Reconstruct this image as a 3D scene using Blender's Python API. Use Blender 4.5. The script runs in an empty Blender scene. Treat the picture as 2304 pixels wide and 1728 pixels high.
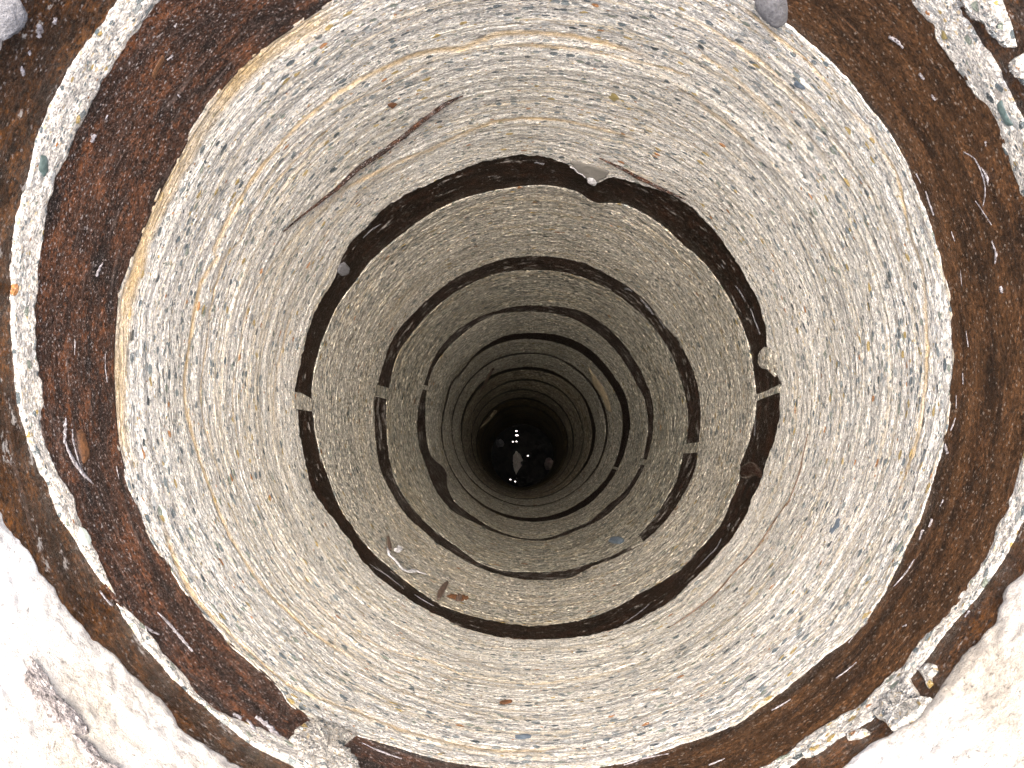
import bpy, math, random
import numpy as np
from mathutils import Vector, Matrix

random.seed(7)
RNG = np.random.default_rng(11)
scene = bpy.context.scene
col = scene.collection
R = 0.30                      # radius of the bore, metres
GROUND_Z = -0.16              # the ground round the mouth, a little below the camera

# ------------------------------------------------------------------ camera
FPX, W0, H0 = 2240.0, 2304.0, 1728.0
CAM = Vector((0.0032, -0.0673, 0.0))
VP = (1207.9, 1011.6)         # where straight down falls in the photograph
cam_d = bpy.data.cameras.new("camera"); cam = bpy.data.objects.new("camera", cam_d); col.objects.link(cam)
cam_d.sensor_width = 36.0; cam_d.lens = FPX / W0 * 36.0
cam_d.clip_start = 0.01; cam_d.clip_end = 5000.0
vdown = Vector((VP[0] - W0 / 2, -(VP[1] - H0 / 2), -FPX)).normalized()
q = vdown.rotation_difference(Vector((0, 0, -1)))
cam.rotation_mode = 'QUATERNION'; cam.rotation_quaternion = q; cam.location = CAM
scene.camera = cam

# ------------------------------------------------------------------ sky, sun, exposure
SUN_EL, SUN_ROT = math.radians(88.6), math.radians(0.0)
world = bpy.data.worlds.new("World"); scene.world = world; world.use_nodes = True
wn = world.node_tree; wn.nodes.clear()
sky = wn.nodes.new("ShaderNodeTexSky"); sky.sky_type = 'NISHITA'; sky.sun_disc = False
sky.sun_elevation = SUN_EL; sky.sun_rotation = SUN_ROT
sky.air_density = 1.0; sky.dust_density = 7.0; sky.ozone_density = 0.6
bg = wn.nodes.new("ShaderNodeBackground"); bg.inputs["Strength"].default_value = 0.15
wo = wn.nodes.new("ShaderNodeOutputWorld")
wn.links.new(sky.outputs[0], bg.inputs[0]); wn.links.new(bg.outputs[0], wo.inputs[0])
sun_d = bpy.data.lights.new("sun", 'SUN'); sun = bpy.data.objects.new("sun", sun_d); col.objects.link(sun)
sun_d.energy = 0.75; sun_d.angle = math.radians(28.0); sun_d.color = (1.0, 0.97, 0.93)
sun.rotation_euler = (-(math.pi / 2 - SUN_EL), 0, -SUN_ROT); sun.location = (0, 4, 4)
scene.view_settings.view_transform = 'Standard'; scene.view_settings.look = 'None'
scene.view_settings.exposure = 2.8; scene.view_settings.gamma = 1.0
scene.cycles.max_bounces = 12; scene.cycles.diffuse_bounces = 10; scene.cycles.glossy_bounces = 3
scene.cycles.caustics_reflective = False; scene.cycles.caustics_refractive = False

# ---- outlines of the bands, as points on the bore wall ----
Z=.3617
def P(ox,oy,pts,): return [(ox+x*Z, oy+y*Z) for x,y in pts]
TR={}
TR['A_in']=P(0,0,[(2080,0),(1880,130),(1600,330),(1420,500),(1270,700),(1100,1000),(960,1270),(870,1480),(820,1600)])+P(0,564,[(740,230),(715,500),(708,700),(715,950),(740,1200),(800,1450),(880,1650)])+P(0,1128,[(900,150),(1040,380),(1200,620),(1400,850),(1600,1020),(1740,1150),(1800,1250),(1960,1360)])+P(752,1128,[(140,1445),(400,1520),(650,1600),(900,1640),(2000,1570),(1700,1640)])+P(1504,1128,[(0,1530),(400,1390),(600,1250),(800,1090),(1000,930),(1180,800),(1300,620),(1400,430),(1480,260),(1560,100)])+P(1504,564,[(1740,250),(1760,500),(1775,700),(1750,900),(1720,1150),(1660,1350),(1580,1600)])+P(1504,0,[(500,0),(700,130),(900,300),(1080,470),(1250,680),(1380,850),(1480,1040),(1560,1240),(1630,1430),(1690,1650)])
TR['A_out']=P(0,0,[(1010,0),(880,180),(740,380),(620,560),(520,760),(440,940),(360,1120),(320,1200),(290,1420),(250,1550)])+P(0,564,[(225,300),(220,500),(240,700),(260,850),(270,1050),(300,1250),(370,1400),(450,1500)])+P(0,1128,[(480,80),(580,260),(620,380),(720,560),(880,760),(1010,930),(1200,1130),(1400,1300),(1530,1370),(1800,1470)])+P(1504,1128,[(700,1560),(900,1420),(1100,1310),(1300,1150),(1480,960),(1600,800),(1750,650),(1900,430),(2000,220),(2100,20)])+P(1504,564,[(2150,1400),(2212,1250)])+P(1504,0,[(1480,0),(1580,120),(1680,270),(1750,400),(1850,540),(1950,660),(2030,820),(2100,980),(2150,1130),(2212,1280)])
TR['Z_in']=P(0,0,[(760,0),(620,200),(500,360),(370,590),(290,780),(220,980),(180,1180),(130,1320),(100,1600)])+P(0,564,[(100,500),(110,750),(140,950),(180,1130),(240,1300),(330,1480)])+P(0,1128,[(380,80),(470,210),(600,400),(740,620),(900,870),(1100,1090),(1300,1270),(1500,1430),(1600,1510),(1700,1560),(1900,1659)])+P(1504,1128,[(2212,60),(2100,280),(2000,440),(1880,600),(1760,730),(1650,870),(1580,980),(1470,1100),(1280,1320),(1000,1480),(950,1540),(830,1570),(700,1659)])+P(1504,0,[(1740,0),(1830,140),(1910,250),(2000,370),(2080,540),(2150,680),(2212,800)])
TR['Z_out']=P(0,1128,[(30,0),(100,150),(200,300),(300,440),(420,600),(540,760),(660,870),(780,1030),(920,1130),(1080,1250),(1120,1360),(1200,1430),(1350,1530),(1540,1659)])+P(0,0,[(130,0),(60,150),(0,300)])+P(1504,1128,[(2212,330),(2080,560),(1950,820),(1850,900),(1720,1060),(1640,1220),(1390,1420),(1200,1500),(1050,1659)])
TR['B_out']=P(752,0,[(88,1526),(198,1416),(290,1310),(450,1210),(600,1140),(780,1060),(950,1000),(1150,965),(1300,975),(1450,1020),(1560,1090),(1600,1140),(1650,1140),(1720,1095),(1850,1130),(2000,1180)])+P(1504,0,[(0,1200),(150,1300),(280,1430),(370,1550)])+P(1504,564,[(370,0),(460,130),(540,280),(600,450),(610,600),(680,790),(700,830),(690,950),(680,1100),(650,1200),(600,1330),(580,1420),(520,1530)])+P(1504,1128,[(510,0),(460,120),(390,240),(320,310),(210,430),(120,510)])+P(752,1128,[(2080,620),(1900,720),(1700,800),(1500,840),(1270,850),(1050,840),(800,780),(640,700),(520,640),(400,560),(280,470),(180,370),(100,230),(40,170),(0,110)])+P(0,564,[(2075,190),(1960,380),(1900,600),(1860,750),(1840,870),(1860,1010),(1880,1200),(1910,1350),(1950,1500)])
TR['B_in']=P(752,0,[(213,1650),(370,1500),(500,1400),(640,1310),(800,1240),(1000,1190),(1200,1160),(1300,1155),(1430,1175),(1520,1200),(1600,1260),(1640,1270),(1790,1270),(1900,1320),(2000,1380)])+P(1504,0,[(0,1440),(120,1560)])+P(1504,564,[(140,0),(270,140),(370,290),(440,430),(500,600),(530,800),(545,920),(530,1050),(500,1180),(440,1330),(440,1420),(390,1540)])+P(1504,1128,[(380,0),(330,130),(250,230),(160,320),(80,420)])+P(752,1128,[(2100,450),(1900,570),(1750,660),(1600,720),(1400,760),(1200,770),(1000,740),(800,690),(660,640),(540,560),(400,450),(280,350),(160,220),(80,100)])+P(0,564,[(2200,211),(2110,330),(2040,480),(1980,650),(1950,800),(1945,900),(1950,1000),(1990,1250),(2050,1420),(2150,1659)])
TR['C_out']=P(752,564,[(270,830),(310,700),(360,560),(410,480),(520,370),(650,250),(800,150),(950,90),(1100,50),(1250,38),(1400,50),(1550,80),(1700,150),(1820,220),(1950,330),(2060,480),(250,930),(255,1050),(262,1200),(285,1350),(320,1430)])+P(1504,564,[(60,560),(130,700),(180,850),(200,1000),(195,1100),(185,1190),(180,1270),(150,1400),(100,1500)])+P(752,1128,[(2090,80),(1990,190),(1880,280),(1780,330),(1600,400),(1480,470),(1290,490),(1080,465),(900,410),(740,320),(640,260),(560,180),(480,120)])
TR['C_in']=P(752,564,[(350,860),(370,740),(400,640),(470,540),(560,430),(700,300),(830,220),(1000,150),(1200,125),(1370,130),(1550,170),(1700,240),(1830,330),(1950,440),(2030,540),(325,920),(330,1080),(340,1250),(380,1430)])+P(1504,564,[(0,620),(60,760),(100,900),(120,1050),(110,1180),(80,1290),(50,1420)])+P(752,1128,[(2050,0),(2000,80),(1900,200),(1850,270),(1700,345),(1600,380),(1450,425),(1200,435),(1050,430),(900,380),(780,290),(680,220),(560,120)])
TR['D_out']=P(752,564,[(520,1100),(530,950),(560,850),(590,750),(650,620),(740,520),(850,440),(1000,380),(1150,345),(1300,345),(1420,350),(1540,380),(1660,450),(1770,550),(1860,670),(1930,800),(1970,900),(1985,1000),(1985,1100),(1970,1200),(1930,1340),(1870,1450),(1800,1550),(525,1180),(580,1350),(640,1500),(740,1620)])+P(752,1128,[(1780,0),(1700,80),(1500,180),(1300,245),(1150,230),(1000,190),(880,130)])
TR['D_in']=P(752,564,[(570,1100),(570,1000),(580,850),(620,730),(680,640),(770,550),(870,470),(1000,400),(1150,385),(1300,385),(1450,410),(1570,470),(1700,570),(1790,680),(1870,820),(1920,900),(1945,1000),(1950,1100),(1940,1180),(1900,1340),(1830,1460),(1750,1550),(600,1280),(700,1360),(705,1480),(750,1560)])+P(752,1128,[(1720,0),(1600,110),(1450,180),(1300,232),(1200,230),(1000,170),(880,100)])
TR['E_out']=P(752,564,[(790,760),(860,660),(980,570),(1080,525),(1200,515),(1400,530),(1520,570),(1640,660),(1730,770),(1800,880),(1830,980),(1838,1080),(1820,1200),(1770,1340),(1700,1450),(1600,1560),(715,830),(710,880),(690,950),(670,1050),(665,1150),(700,1300),(760,1420),(850,1530)])
TR['E_in']=P(752,564,[(800,765),(870,668),(1000,590),(1150,555),(1270,555),(1400,580),(1520,630),(1620,710),(1700,810),(1760,910),(1790,1010),(1790,1120),(1775,1220),(1740,1330),(1680,1430),(1560,1540),(725,838),(722,885),(702,953),(680,1050),(675,1150),(708,1296),(768,1412),(858,1522)])
TR['F_out']=P(752,564,[(745,850),(800,780),(900,700),(1050,650),(1200,636),(1350,650),(1480,710),(1580,790),(1650,890),(1690,1000),(1705,1120),(1680,1240),(1630,1350),(1540,1450),(1420,1530),(1200,1575),(1000,1530),(860,1430),(770,1300),(730,1150),(725,1000)])
TR['G_out']=P(752,564,[(800,900),(860,830),(970,770),(1100,735),(1250,725),(1380,760),(1490,840),(1560,920),(1600,1020),(1628,1120),(1610,1230),(1560,1330),(1480,1420),(1200,1540),(1050,1520),(900,1440),(820,1330),(790,1200),(785,1000)])
TR['I_out']=P(752,564,[(860,1000),(980,910),(1100,880),(1200,880),(1320,920),(1420,1000),(1470,1100),(1490,1200),(1470,1300),(1400,1400)])

# ------------------------------------------------------------------ bore geometry
_Q = q.to_matrix(); QM = np.array([[_Q[i][j] for j in range(3)] for i in range(3)])
BZ = [0, 3.0, 3.85, 4.45, 5.8, 7.2, 10.6, 12]
BX = [0, 0, -.025, -.034, -.080, -.105, -.15, -.16]
BY = [0, 0, .010, .008, -.014, -.045, -.16, -.18]
def bend(z): return np.interp(z, BZ, BX), np.interp(z, BZ, BY)

def wall(pts, rad=R):
    """photo pixels -> (theta, depth) where their rays meet the bore wall"""
    p = np.array(pts, float)
    d = np.stack([p[:, 0] - W0 / 2, -(p[:, 1] - H0 / 2), -np.full(len(p), FPX)], 1) @ QM.T
    z = np.full(len(p), 1.0); bx = by = np.zeros(len(p))
    for _ in range(25):
        ox = CAM.x - bx; oy = CAM.y - by
        a = d[:, 0] ** 2 + d[:, 1] ** 2; b = ox * d[:, 0] + oy * d[:, 1]; c = ox * ox + oy * oy - rad * rad
        t = (-b + np.sqrt(np.maximum(b * b - a * c, 0))) / a
        zn = -t * d[:, 2]; z = .5 * z + .5 * zn
        bx, by = bend(z)
    return np.arctan2(oy + t * d[:, 1], ox + t * d[:, 0]), zn

def curve(key=None, pts=None, extra=(), smooth=5):
    """periodic depth-of-edge function of theta"""
    th, z = wall(TR[key] if key else pts)
    th = list(th) + [math.radians(a) for a, _ in extra]; z = list(z) + [v for _, v in extra]
    th = np.mod(np.array(th), 2 * np.pi); z = np.array(z); o = np.argsort(th); th, z = th[o], z[o]
    grid = np.linspace(0, 2 * np.pi, 1440, endpoint=False)
    v = np.interp(grid, np.r_[th[-3:] - 2 * np.pi, th, th[:3] + 2 * np.pi], np.r_[z[-3:], z, z[:3]])
    k = smooth; v = sum(np.roll(v, i) for i in range(-k, k + 1)) / (2 * k + 1)
    g2 = np.r_[grid, 2 * np.pi]; v2 = np.r_[v, v[0]]
    return lambda t: np.interp(np.mod(t, 2 * np.pi), g2, v2)

def vn(th, z, nth, dz, seed):
    """periodic value noise in [-1,1] on the bore wall"""
    r = np.random.default_rng(seed); T = r.random((nth, 256)) * 2 - 1
    a = np.mod(th, 2 * np.pi) / (2 * np.pi) * nth; b = z / dz + 37.7
    i = np.floor(a).astype(int); j = np.floor(b).astype(int); fa = a - i; fb = b - j
    fa = fa * fa * (3 - 2 * fa); fb = fb * fb * (3 - 2 * fb)
    i0 = i % nth; i1 = (i + 1) % nth; j0 = j % 256; j1 = (j + 1) % 256
    return (T[i0, j0] * (1 - fa) + T[i1, j0] * fa) * (1 - fb) + (T[i0, j1] * (1 - fa) + T[i1, j1] * fa) * fb

def tag(o, label=None, cat=None, group=None, kind=None):
    if label: o["label"] = label
    if cat: o["category"] = cat
    if group: o["group"] = group
    if kind: o["kind"] = kind
    return o

def grid_mesh(name, co, material, closed_rows=True, attrs=None, parent=None, origin=None, smooth=True):
    """co: (rows, cols, 3); columns wrap round; rows wrap when closed_rows"""
    nr, nc = co.shape[:2]
    if origin is None:
        origin = co.reshape(-1, 3).mean(0); origin[2] = co[..., 2].min()
    origin = np.array(origin, float)
    if parent is not None: origin = np.array(parent["_o"], float)
    me = bpy.data.meshes.new(name)
    idx = np.arange(nr * nc).reshape(nr, nc)
    ri = np.arange(nr if closed_rows else nr - 1)
    a = idx[ri][:, :]; b = np.roll(a, -1, 1); c2 = idx[(ri + 1) % nr]; d2 = np.roll(c2, -1, 1)
    quads = np.stack([a, c2, d2, b], -1).reshape(-1, 4)[:, ::-1]
    me.vertices.add(nr * nc); me.vertices.foreach_set("co", (co.reshape(-1, 3) - origin).astype(np.float32).ravel())
    n = len(quads); me.loops.add(n * 4); me.loops.foreach_set("vertex_index", quads.astype(np.int32).ravel())
    me.polygons.add(n); me.polygons.foreach_set("loop_start", np.arange(n, dtype=np.int32) * 4)
    me.polygons.foreach_set("use_smooth", np.full(n, smooth))
    me.update(calc_edges=True)
    for k, v in (attrs or {}).items():
        at = me.attributes.new(k, 'FLOAT', 'POINT'); at.data.foreach_set("value", v.astype(np.float32).ravel())
    me.materials.append(material); me.validate()
    o = bpy.data.objects.new(name, me); col.objects.link(o)
    if parent is not None: o.parent = parent
    else: o.location = origin; o["_o"] = list(map(float, origin))
    return o

# ------------------------------------------------------------------ materials
class NT:
    def __init__(s, name):
        s.m = bpy.data.materials.new(name); s.m.use_nodes = True; s.t = s.m.node_tree; s.t.nodes.clear()
        s.out = s.n("ShaderNodeOutputMaterial"); s.b = s.n("ShaderNodeBsdfPrincipled"); s.b.inputs["Diffuse Roughness"].default_value = 1.0
        s.l(s.b.outputs[0], s.out.inputs[0])
    def n(s, t, **k):
        nd = s.t.nodes.new(t)
        for a, v in k.items(): setattr(nd, a, v)
        return nd
    def l(s, a, b): s.t.links.new(a, b)
    def geo(s): return s.n("ShaderNodeNewGeometry").outputs["Position"]
    def scale(s, v, sc):
        m = s.n("ShaderNodeVectorMath", operation='MULTIPLY'); s.l(v, m.inputs[0]); m.inputs[1].default_value = sc; return m.outputs[0]
    def add(s, a, b):
        m = s.n("ShaderNodeVectorMath", operation='ADD'); s.l(a, m.inputs[0]); s.l(b, m.inputs[1]); return m.outputs[0]
    def noise(s, v, sc, det=3, rough=.6, color=False):
        m = s.n("ShaderNodeTexNoise"); s.l(v, m.inputs["Vector"]); m.inputs["Scale"].default_value = sc
        m.inputs["Detail"].default_value = det; m.inputs["Roughness"].default_value = rough
        return m.outputs["Color" if color else 0]
    def vor(s, v, sc, rnd=1.0, feature='F1'):
        m = s.n("ShaderNodeTexVoronoi", feature=feature); s.l(v, m.inputs["Vector"]); m.inputs["Scale"].default_value = sc
        m.inputs["Randomness"].default_value = rnd; return m
    def math(s, op, a, b=None, c=None, clamp=False):
        m = s.n("ShaderNodeMath", operation=op); m.use_clamp = clamp
        for i, x in enumerate((a, b, c)):
            if x is None: continue
            if isinstance(x, (int, float)): m.inputs[i].default_value = x
            else: s.l(x, m.inputs[i])
        return m.outputs[0]
    def ramp(s, v, stops, interp='LINEAR'):
        m = s.n("ShaderNodeValToRGB"); s.l(v, m.inputs[0]); e = m.color_ramp; e.interpolation = interp
        while len(e.elements) > 1: e.elements.remove(e.elements[-1])
        first = True
        for p, c in stops:
            el = e.elements[0] if first else e.elements.new(p)
            el.position = p; el.color = (*c, 1) if isinstance(c, tuple) else (c, c, c, 1); first = False
        return m.outputs[0]
    def mix(s, f, a, b, blend='MIX'):
        m = s.n("ShaderNodeMix", data_type='RGBA', blend_type=blend)
        for i, x in ((0, f), (6, a), (7, b)):
            if isinstance(x, (int, float)): m.inputs[i].default_value = x
            elif isinstance(x, tuple): m.inputs[i].default_value = (*x, 1)
            else: s.l(x, m.inputs[i])
        return m.outputs[2]
    def attr(s, name):
        m = s.n("ShaderNodeAttribute", attribute_type='GEOMETRY', attribute_name=name); return m.outputs["Fac"]
    def sep(s, c):
        m = s.n("ShaderNodeSeparateColor"); s.l(c, m.inputs[0]); return m.outputs
    def xyz(s, v):
        m = s.n("ShaderNodeSeparateXYZ"); s.l(v, m.inputs[0]); return m.outputs
    def comb(s, x, y, z):
        m = s.n("ShaderNodeCombineXYZ")
        for i, k in enumerate((x, y, z)):
            if isinstance(k, (int, float)): m.inputs[i].default_value = k
            else: s.l(k, m.inputs[i])
        return m.outputs[0]
    def bump(s, h, strength, dist):
        m = s.n("ShaderNodeBump"); s.l(h, m.inputs["Height"]); m.inputs["Strength"].default_value = strength
        m.inputs["Distance"].default_value = dist; s.l(m.outputs[0], s.b.inputs["Normal"]); return m

PEB = [(0.0, (.10, .125, .135)), (.13, (.17, .20, .205)), (.27, (.26, .28, .275)), (.42, (.42, .43, .42)),
       (.56, (.20, .23, .19)), (.66, (.62, .60, .55)), (.80, (.33, .31, .28)), (.88, (.36, .27, .10)),
       (.945, (.36, .17, .06)), (.965, (.05, .065, .07))]

def concrete(name, tint=(1, 1, 1), strata=True, pebble_scale=1.0, bumpd=.0030, gain=1.30, ls=1.0, gs=1.0, grit=.32):
    s = NT(name); P = s.geo()
    nz = s.noise(P, 90, 3, .6, True)
    off = s.n("ShaderNodeVectorMath", operation='SUBTRACT'); s.l(nz, off.inputs[0]); off.inputs[1].default_value = (.5, .5, .5)
    PD = s.add(P, s.scale(off.outputs[0], (.006, .006, .004)))
    Pf = s.scale(PD, (1, 1, 1.35))
    # matrix: sand grains
    g1 = s.noise(s.scale(PD, (1, 1, 1.5)), 520 * gs, 3, .75)
    g2 = s.noise(P, 900 * gs, 2, .75)
    base = s.ramp(g1, [(.32, (.08, .08, .08)), (.43, (.31, .295, .27)), (.53, (.54, .51, .46)), (.64, (.88, .86, .81))])
    vf = s.vor(Pf, 480 * gs); cf = s.sep(vf.outputs["Color"])
    fine_m = s.math('GREATER_THAN', cf[0], .45)
    base = s.mix(s.math('MULTIPLY', fine_m, .72), base,
                 s.ramp(cf[1], [(0, (.16, .17, .17)), (.25, (.30, .30, .28)), (.5, (.58, .56, .51)), (.8, (.78, .77, .73)), (.94, (.46, .36, .20))], 'CONSTANT'))
    height = s.math('MULTIPLY', g1, .5)
    # drilled strata
    if strata:
        zz = s.attr("strata")
        xy = s.xyz(P)
        v1 = s.comb(s.math('MULTIPLY', xy[0], 3.0), s.math('MULTIPLY', xy[1], 3.0), s.math('MULTIPLY', zz, 260 * ls))
        v2 = s.comb(s.math('MULTIPLY', xy[0], 1.6), s.math('MULTIPLY', xy[1], 1.6), s.math('MULTIPLY', zz, 70 * ls))
        v3 = s.comb(s.math('MULTIPLY', xy[0], 6.0), s.math('MULTIPLY', xy[1], 6.0), s.math('MULTIPLY', zz, 620 * ls))
        v4 = s.comb(s.math('MULTIPLY', xy[0], 2.2), s.math('MULTIPLY', xy[1], 2.2), s.math('MULTIPLY', zz, 125 * ls))
        s4 = s.noise(v4, 1.0, 3, .7)
        base = s.mix(1.0, base, s.ramp(s4, [(.30, .68), (.42, .92), (.50, 1.0), (.58, 1.02), (.68, 1.18)]), 'MULTIPLY')
        s1 = s.noise(v1, 1.0, 2, .6); s2 = s.noise(v2, 1.0, 3, .65); s3 = s.noise(v3, 1.0, 1, .5)
        base = s.mix(s.ramp(s1, [(.38, 0.0), (.62, .6)]), base, s.mix(.5, base, (.78, .76, .70)))
        base = s.mix(s.ramp(s2, [(.55, 0.0), (.60, .50), (.64, .0)]), base, (.44, .35, .20))
        base = s.mix(s.ramp(s1, [(.60, 0.0), (.66, .45), (.72, .1)]), base, (.46, .37, .22))
        base = s.mix(s.ramp(s3, [(.28, .38), (.40, 0.0)]), base, (.20, .19, .18))
        base = s.mix(s.ramp(s1, [(.26, .5), (.36, 0.0)]), base, (.26, .25, .235))
        height = s.math('ADD', height, s.math('ADD', s.math('ADD', s.math('MULTIPLY', s1, 1.1), s.math('MULTIPLY', s4, 1.3)), s.math('MULTIPLY', s3, .7)))
    # medium and coarse aggregate
    patchy = s.noise(P, 16, 2, .5)
    for sc, thr, rad, seedoff in ((270, .66, .42, 3.1), (125, .76, .50, 7.7)):
        Pm = s.add(Pf, s.comb(seedoff, seedoff * .7, 0))
        v = s.vor(Pm, sc * pebble_scale); c = s.sep(v.outputs["Color"])
        if sc < 200: sel = s.math('GREATER_THAN', s.math('ADD', c[0], s.math('MULTIPLY', s.math('SUBTRACT', patchy, .5), .5)), thr)
        else: sel = s.math('GREATER_THAN', c[0], thr)
        edge = s.ramp(s.math('SUBTRACT', v.outputs["Distance"], s.math('MULTIPLY', c[2], .16)), [(rad - .12, 1.0), (rad - .07, 0.0)])
        mask = s.math('MULTIPLY', sel, edge)
        pc = s.ramp(c[1], PEB, 'CONSTANT')
        pc = s.mix(.4, pc, s.ramp(g2, [(.3, .35), (.7, 1.3)]), 'MULTIPLY')
        base = s.mix(mask, base, pc)
        height = s.math('ADD', height, s.math('MULTIPLY', mask, .35))
    och = s.attr("ochre")
    oc = s.mix(s.ramp(g1, [(.35, 0.0), (.65, 1.0)]), (.36, .245, .115), (.66, .50, .27))
    base = s.mix(och, base, oc)
    base = s.mix(s.ramp(g2, [(.62, 0.0), (.70, .85)]), base, (.80, .79, .77))  # white specks paint sparkle glints into the colour
    base = s.mix(s.ramp(g2, [(.30, .6), (.37, 0.0)]), base, (.10, .10, .10))
    gc = s.vor(s.scale(P, (1, 1, 1.5)), 380 * gs); gcc = s.sep(gc.outputs["Color"])
    base = s.mix(1.0, base, s.ramp(gcc[0], [(0.0, 1 - .62 * grit), (.30, 1 - .25 * grit), (.60, 1.0), (.86, 1 + .25 * grit), (.97, 1 + 1.1 * grit), (1.0, 1 + 1.6 * grit)]), 'MULTIPLY')
    big = s.noise(P, 5.5, 3, .6)
    base = s.mix(1.0, base, s.ramp(big, [(.3, (.80 * gain, .79 * gain, .76 * gain)), (.7, (1.06 * gain, 1.05 * gain, 1.04 * gain))]), 'MULTIPLY')
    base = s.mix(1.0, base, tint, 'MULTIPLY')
    s.l(base, s.b.inputs["Base Color"])
    s.l(s.ramp(g2, [(.36, .22), (.50, .62)]), s.b.inputs["Roughness"])
    s.b.inputs["Specular IOR Level"].default_value = .45
    height = s.math('ADD', height, s.math('MULTIPLY', g2, .45))
    s.bump(height, 1.0, bumpd)
    return s.m

def rust(name, dark=(.020, .012, .008), mid=(.062, .032, .019), orange=(.20, .075, .020), light=(.16, .13, .11), amount=.5, speck=.5, streak=110, rough=(.28, .6), smear=.0, side=False, gs=1.0):
    s = NT(name); P = s.geo()
    w = s.noise(P, 6, 2, .5, True)
    PD = s.add(P, s.scale(w, (.02, .02, .02)))
    st = s.noise(s.scale(PD, (4, 4, streak)), 1.0, 3, .65)
    st2 = s.noise(s.scale(PD, (12, 12, streak * 2.6)), 1.0, 3, .6)
    blot = s.noise(s.scale(P, (1, 1, 1.8)), 26, 4, .7)
    gr = s.noise(P, 260 * gs, 3, .75); gr2 = s.noise(s.scale(P, (1, 1, 1.5)), 620 * gs, 2, .8)
    c = s.mix(s.ramp(s.math('ADD', s.math('MULTIPLY', st, .5), s.math('MULTIPLY', blot, .5)), [(.38, 0.0), (.60, 1.0)]), dark, mid)
    c = s.mix(s.math('MULTIPLY', s.ramp(s.math('ADD', s.math('MULTIPLY', blot, .6), s.math('MULTIPLY', gr, .4)), [(.50, 0.0), (.66, 1.0)]), amount), c, orange)
    c = s.mix(s.ramp(gr, [(.36, .8), (.48, 0.0)]), c, tuple(x * .35 for x in dark))
    c = s.mix(s.ramp(st2, [(.60, 0.0), (.70, .35)]), c, mix3(mid, light))
    c = s.mix(s.math('MULTIPLY', s.ramp(gr2, [(.57, 0.0), (.66, 1.0)]), speck), c, light)
    cells = s.vor(s.scale(P, (1, 1, 1.3)), 420 * gs); cc = s.sep(cells.outputs["Color"])
    c = s.mix(1.0, c, s.ramp(cc[0], [(0.0, .55), (.3, .85), (.6, 1.05), (.85, 1.3), (1.0, 1.7)]), 'MULTIPLY')
    c2 = s.vor(P, 700 * gs); c3 = s.sep(c2.outputs["Color"])
    c = s.mix(s.math('MULTIPLY', s.math('GREATER_THAN', c3[1], .975), speck * .6), c, mix3(light, (.6, .58, .56)))
    gsp = s.math('MULTIPLY', s.math('GREATER_THAN', c3[1], .965), .45)
    if side:      # the right half of this band is browner and cleaner, the left half greyer and gritty
        xr = s.ramp(s.math('ADD', s.math('MULTIPLY', s.xyz(P)[0], 1.6), s.math('MULTIPLY', blot, .3)), [(.05, 0.0), (.30, 1.0)])
        brown = s.mix(s.ramp(s.math('ADD', s.math('MULTIPLY', st, .6), s.math('MULTIPLY', blot, .4)), [(.40, 0.0), (.62, 1.0)]), (.022, .011, .005), (.092, .044, .017))
        brown = s.mix(s.ramp(st2, [(.62, 0.0), (.72, .5)]), brown, (.16, .075, .03))
        brown = s.mix(1.0, brown, s.ramp(cc[0], [(0.0, .5), (.3, .85), (.6, 1.05), (.85, 1.35), (1.0, 1.9)]), 'MULTIPLY')
        brown = s.mix(s.ramp(gr, [(.34, .7), (.46, 0.0)]), brown, (.008, .005, .003))
        brown = s.mix(gsp, brown, (.30, .24, .18))
        c = s.mix(s.math('MULTIPLY', xr, .85), c, brown)
    if smear:
        sm = s.math('ADD', s.noise(s.scale(PD, (1, 1, 2.2)), 30, 5, .75), s.math('MULTIPLY', gr, .25))
        c = s.mix(s.ramp(sm, [(.80 - smear, 0.0), (.84 - smear, .8)]), c, (.34, .32, .29))
    s.l(c, s.b.inputs["Base Color"])
    s.l(s.ramp(gr2, [(.35, rough[0]), (.6, rough[1])]), s.b.inputs["Roughness"])
    h = s.math('ADD', s.math('MULTIPLY', st2, .6), s.math('ADD', s.math('MULTIPLY', gr, 1.0), s.math('MULTIPLY', gr2, .8)))
    s.bump(h, 1.0, .0016)
    s.b.inputs["Specular IOR Level"].default_value = .16
    return s.m

def mix3(a, b): return tuple(.5 * x + .5 * y for x, y in zip(a, b))

def plain(name, c1, c2, rough=.6, sc=120, bd=.001, spec=.5):
    s = NT(name); P = s.geo(); n = s.noise(P, sc, 4, .7)
    s.l(s.ramp(n, [(.33, c1), (.67, c2)]), s.b.inputs["Base Color"]); s.b.inputs["Roughness"].default_value = rough
    s.b.inputs["Specular IOR Level"].default_value = spec
    s.bump(n, 1.0, bd); return s.m

def plain_c(name):
    s = NT(name); P = s.geo(); a_ = s.noise(P, 7, 4, .6); b_ = s.noise(P, 240, 4, .8)
    c = s.mix(s.ramp(a_, [(.40, 0.0), (.62, 1.0)]), (.34, .305, .25), (.60, .58, .545))
    c = s.mix(1.0, c, s.ramp(b_, [(.30, .35), (.42, .85), (.52, 1.0), (.65, 1.2)]), 'MULTIPLY')
    s.l(c, s.b.inputs["Base Color"]); s.b.inputs["Roughness"].default_value = .8; s.bump(b_, 1.0, .003); return s.m
M_CON = concrete("cored_concrete", tint=(.955, .965, .97))
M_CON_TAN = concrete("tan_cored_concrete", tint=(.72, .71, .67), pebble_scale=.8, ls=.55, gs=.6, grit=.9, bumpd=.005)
M_CON_DEEP = concrete("cored_concrete_deep", tint=(.56, .55, .50), pebble_scale=.5, ls=.30, gs=.34, grit=1.0, bumpd=.008)  # olive-grey tint, also darkened to paint in light lost with depth
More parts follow.
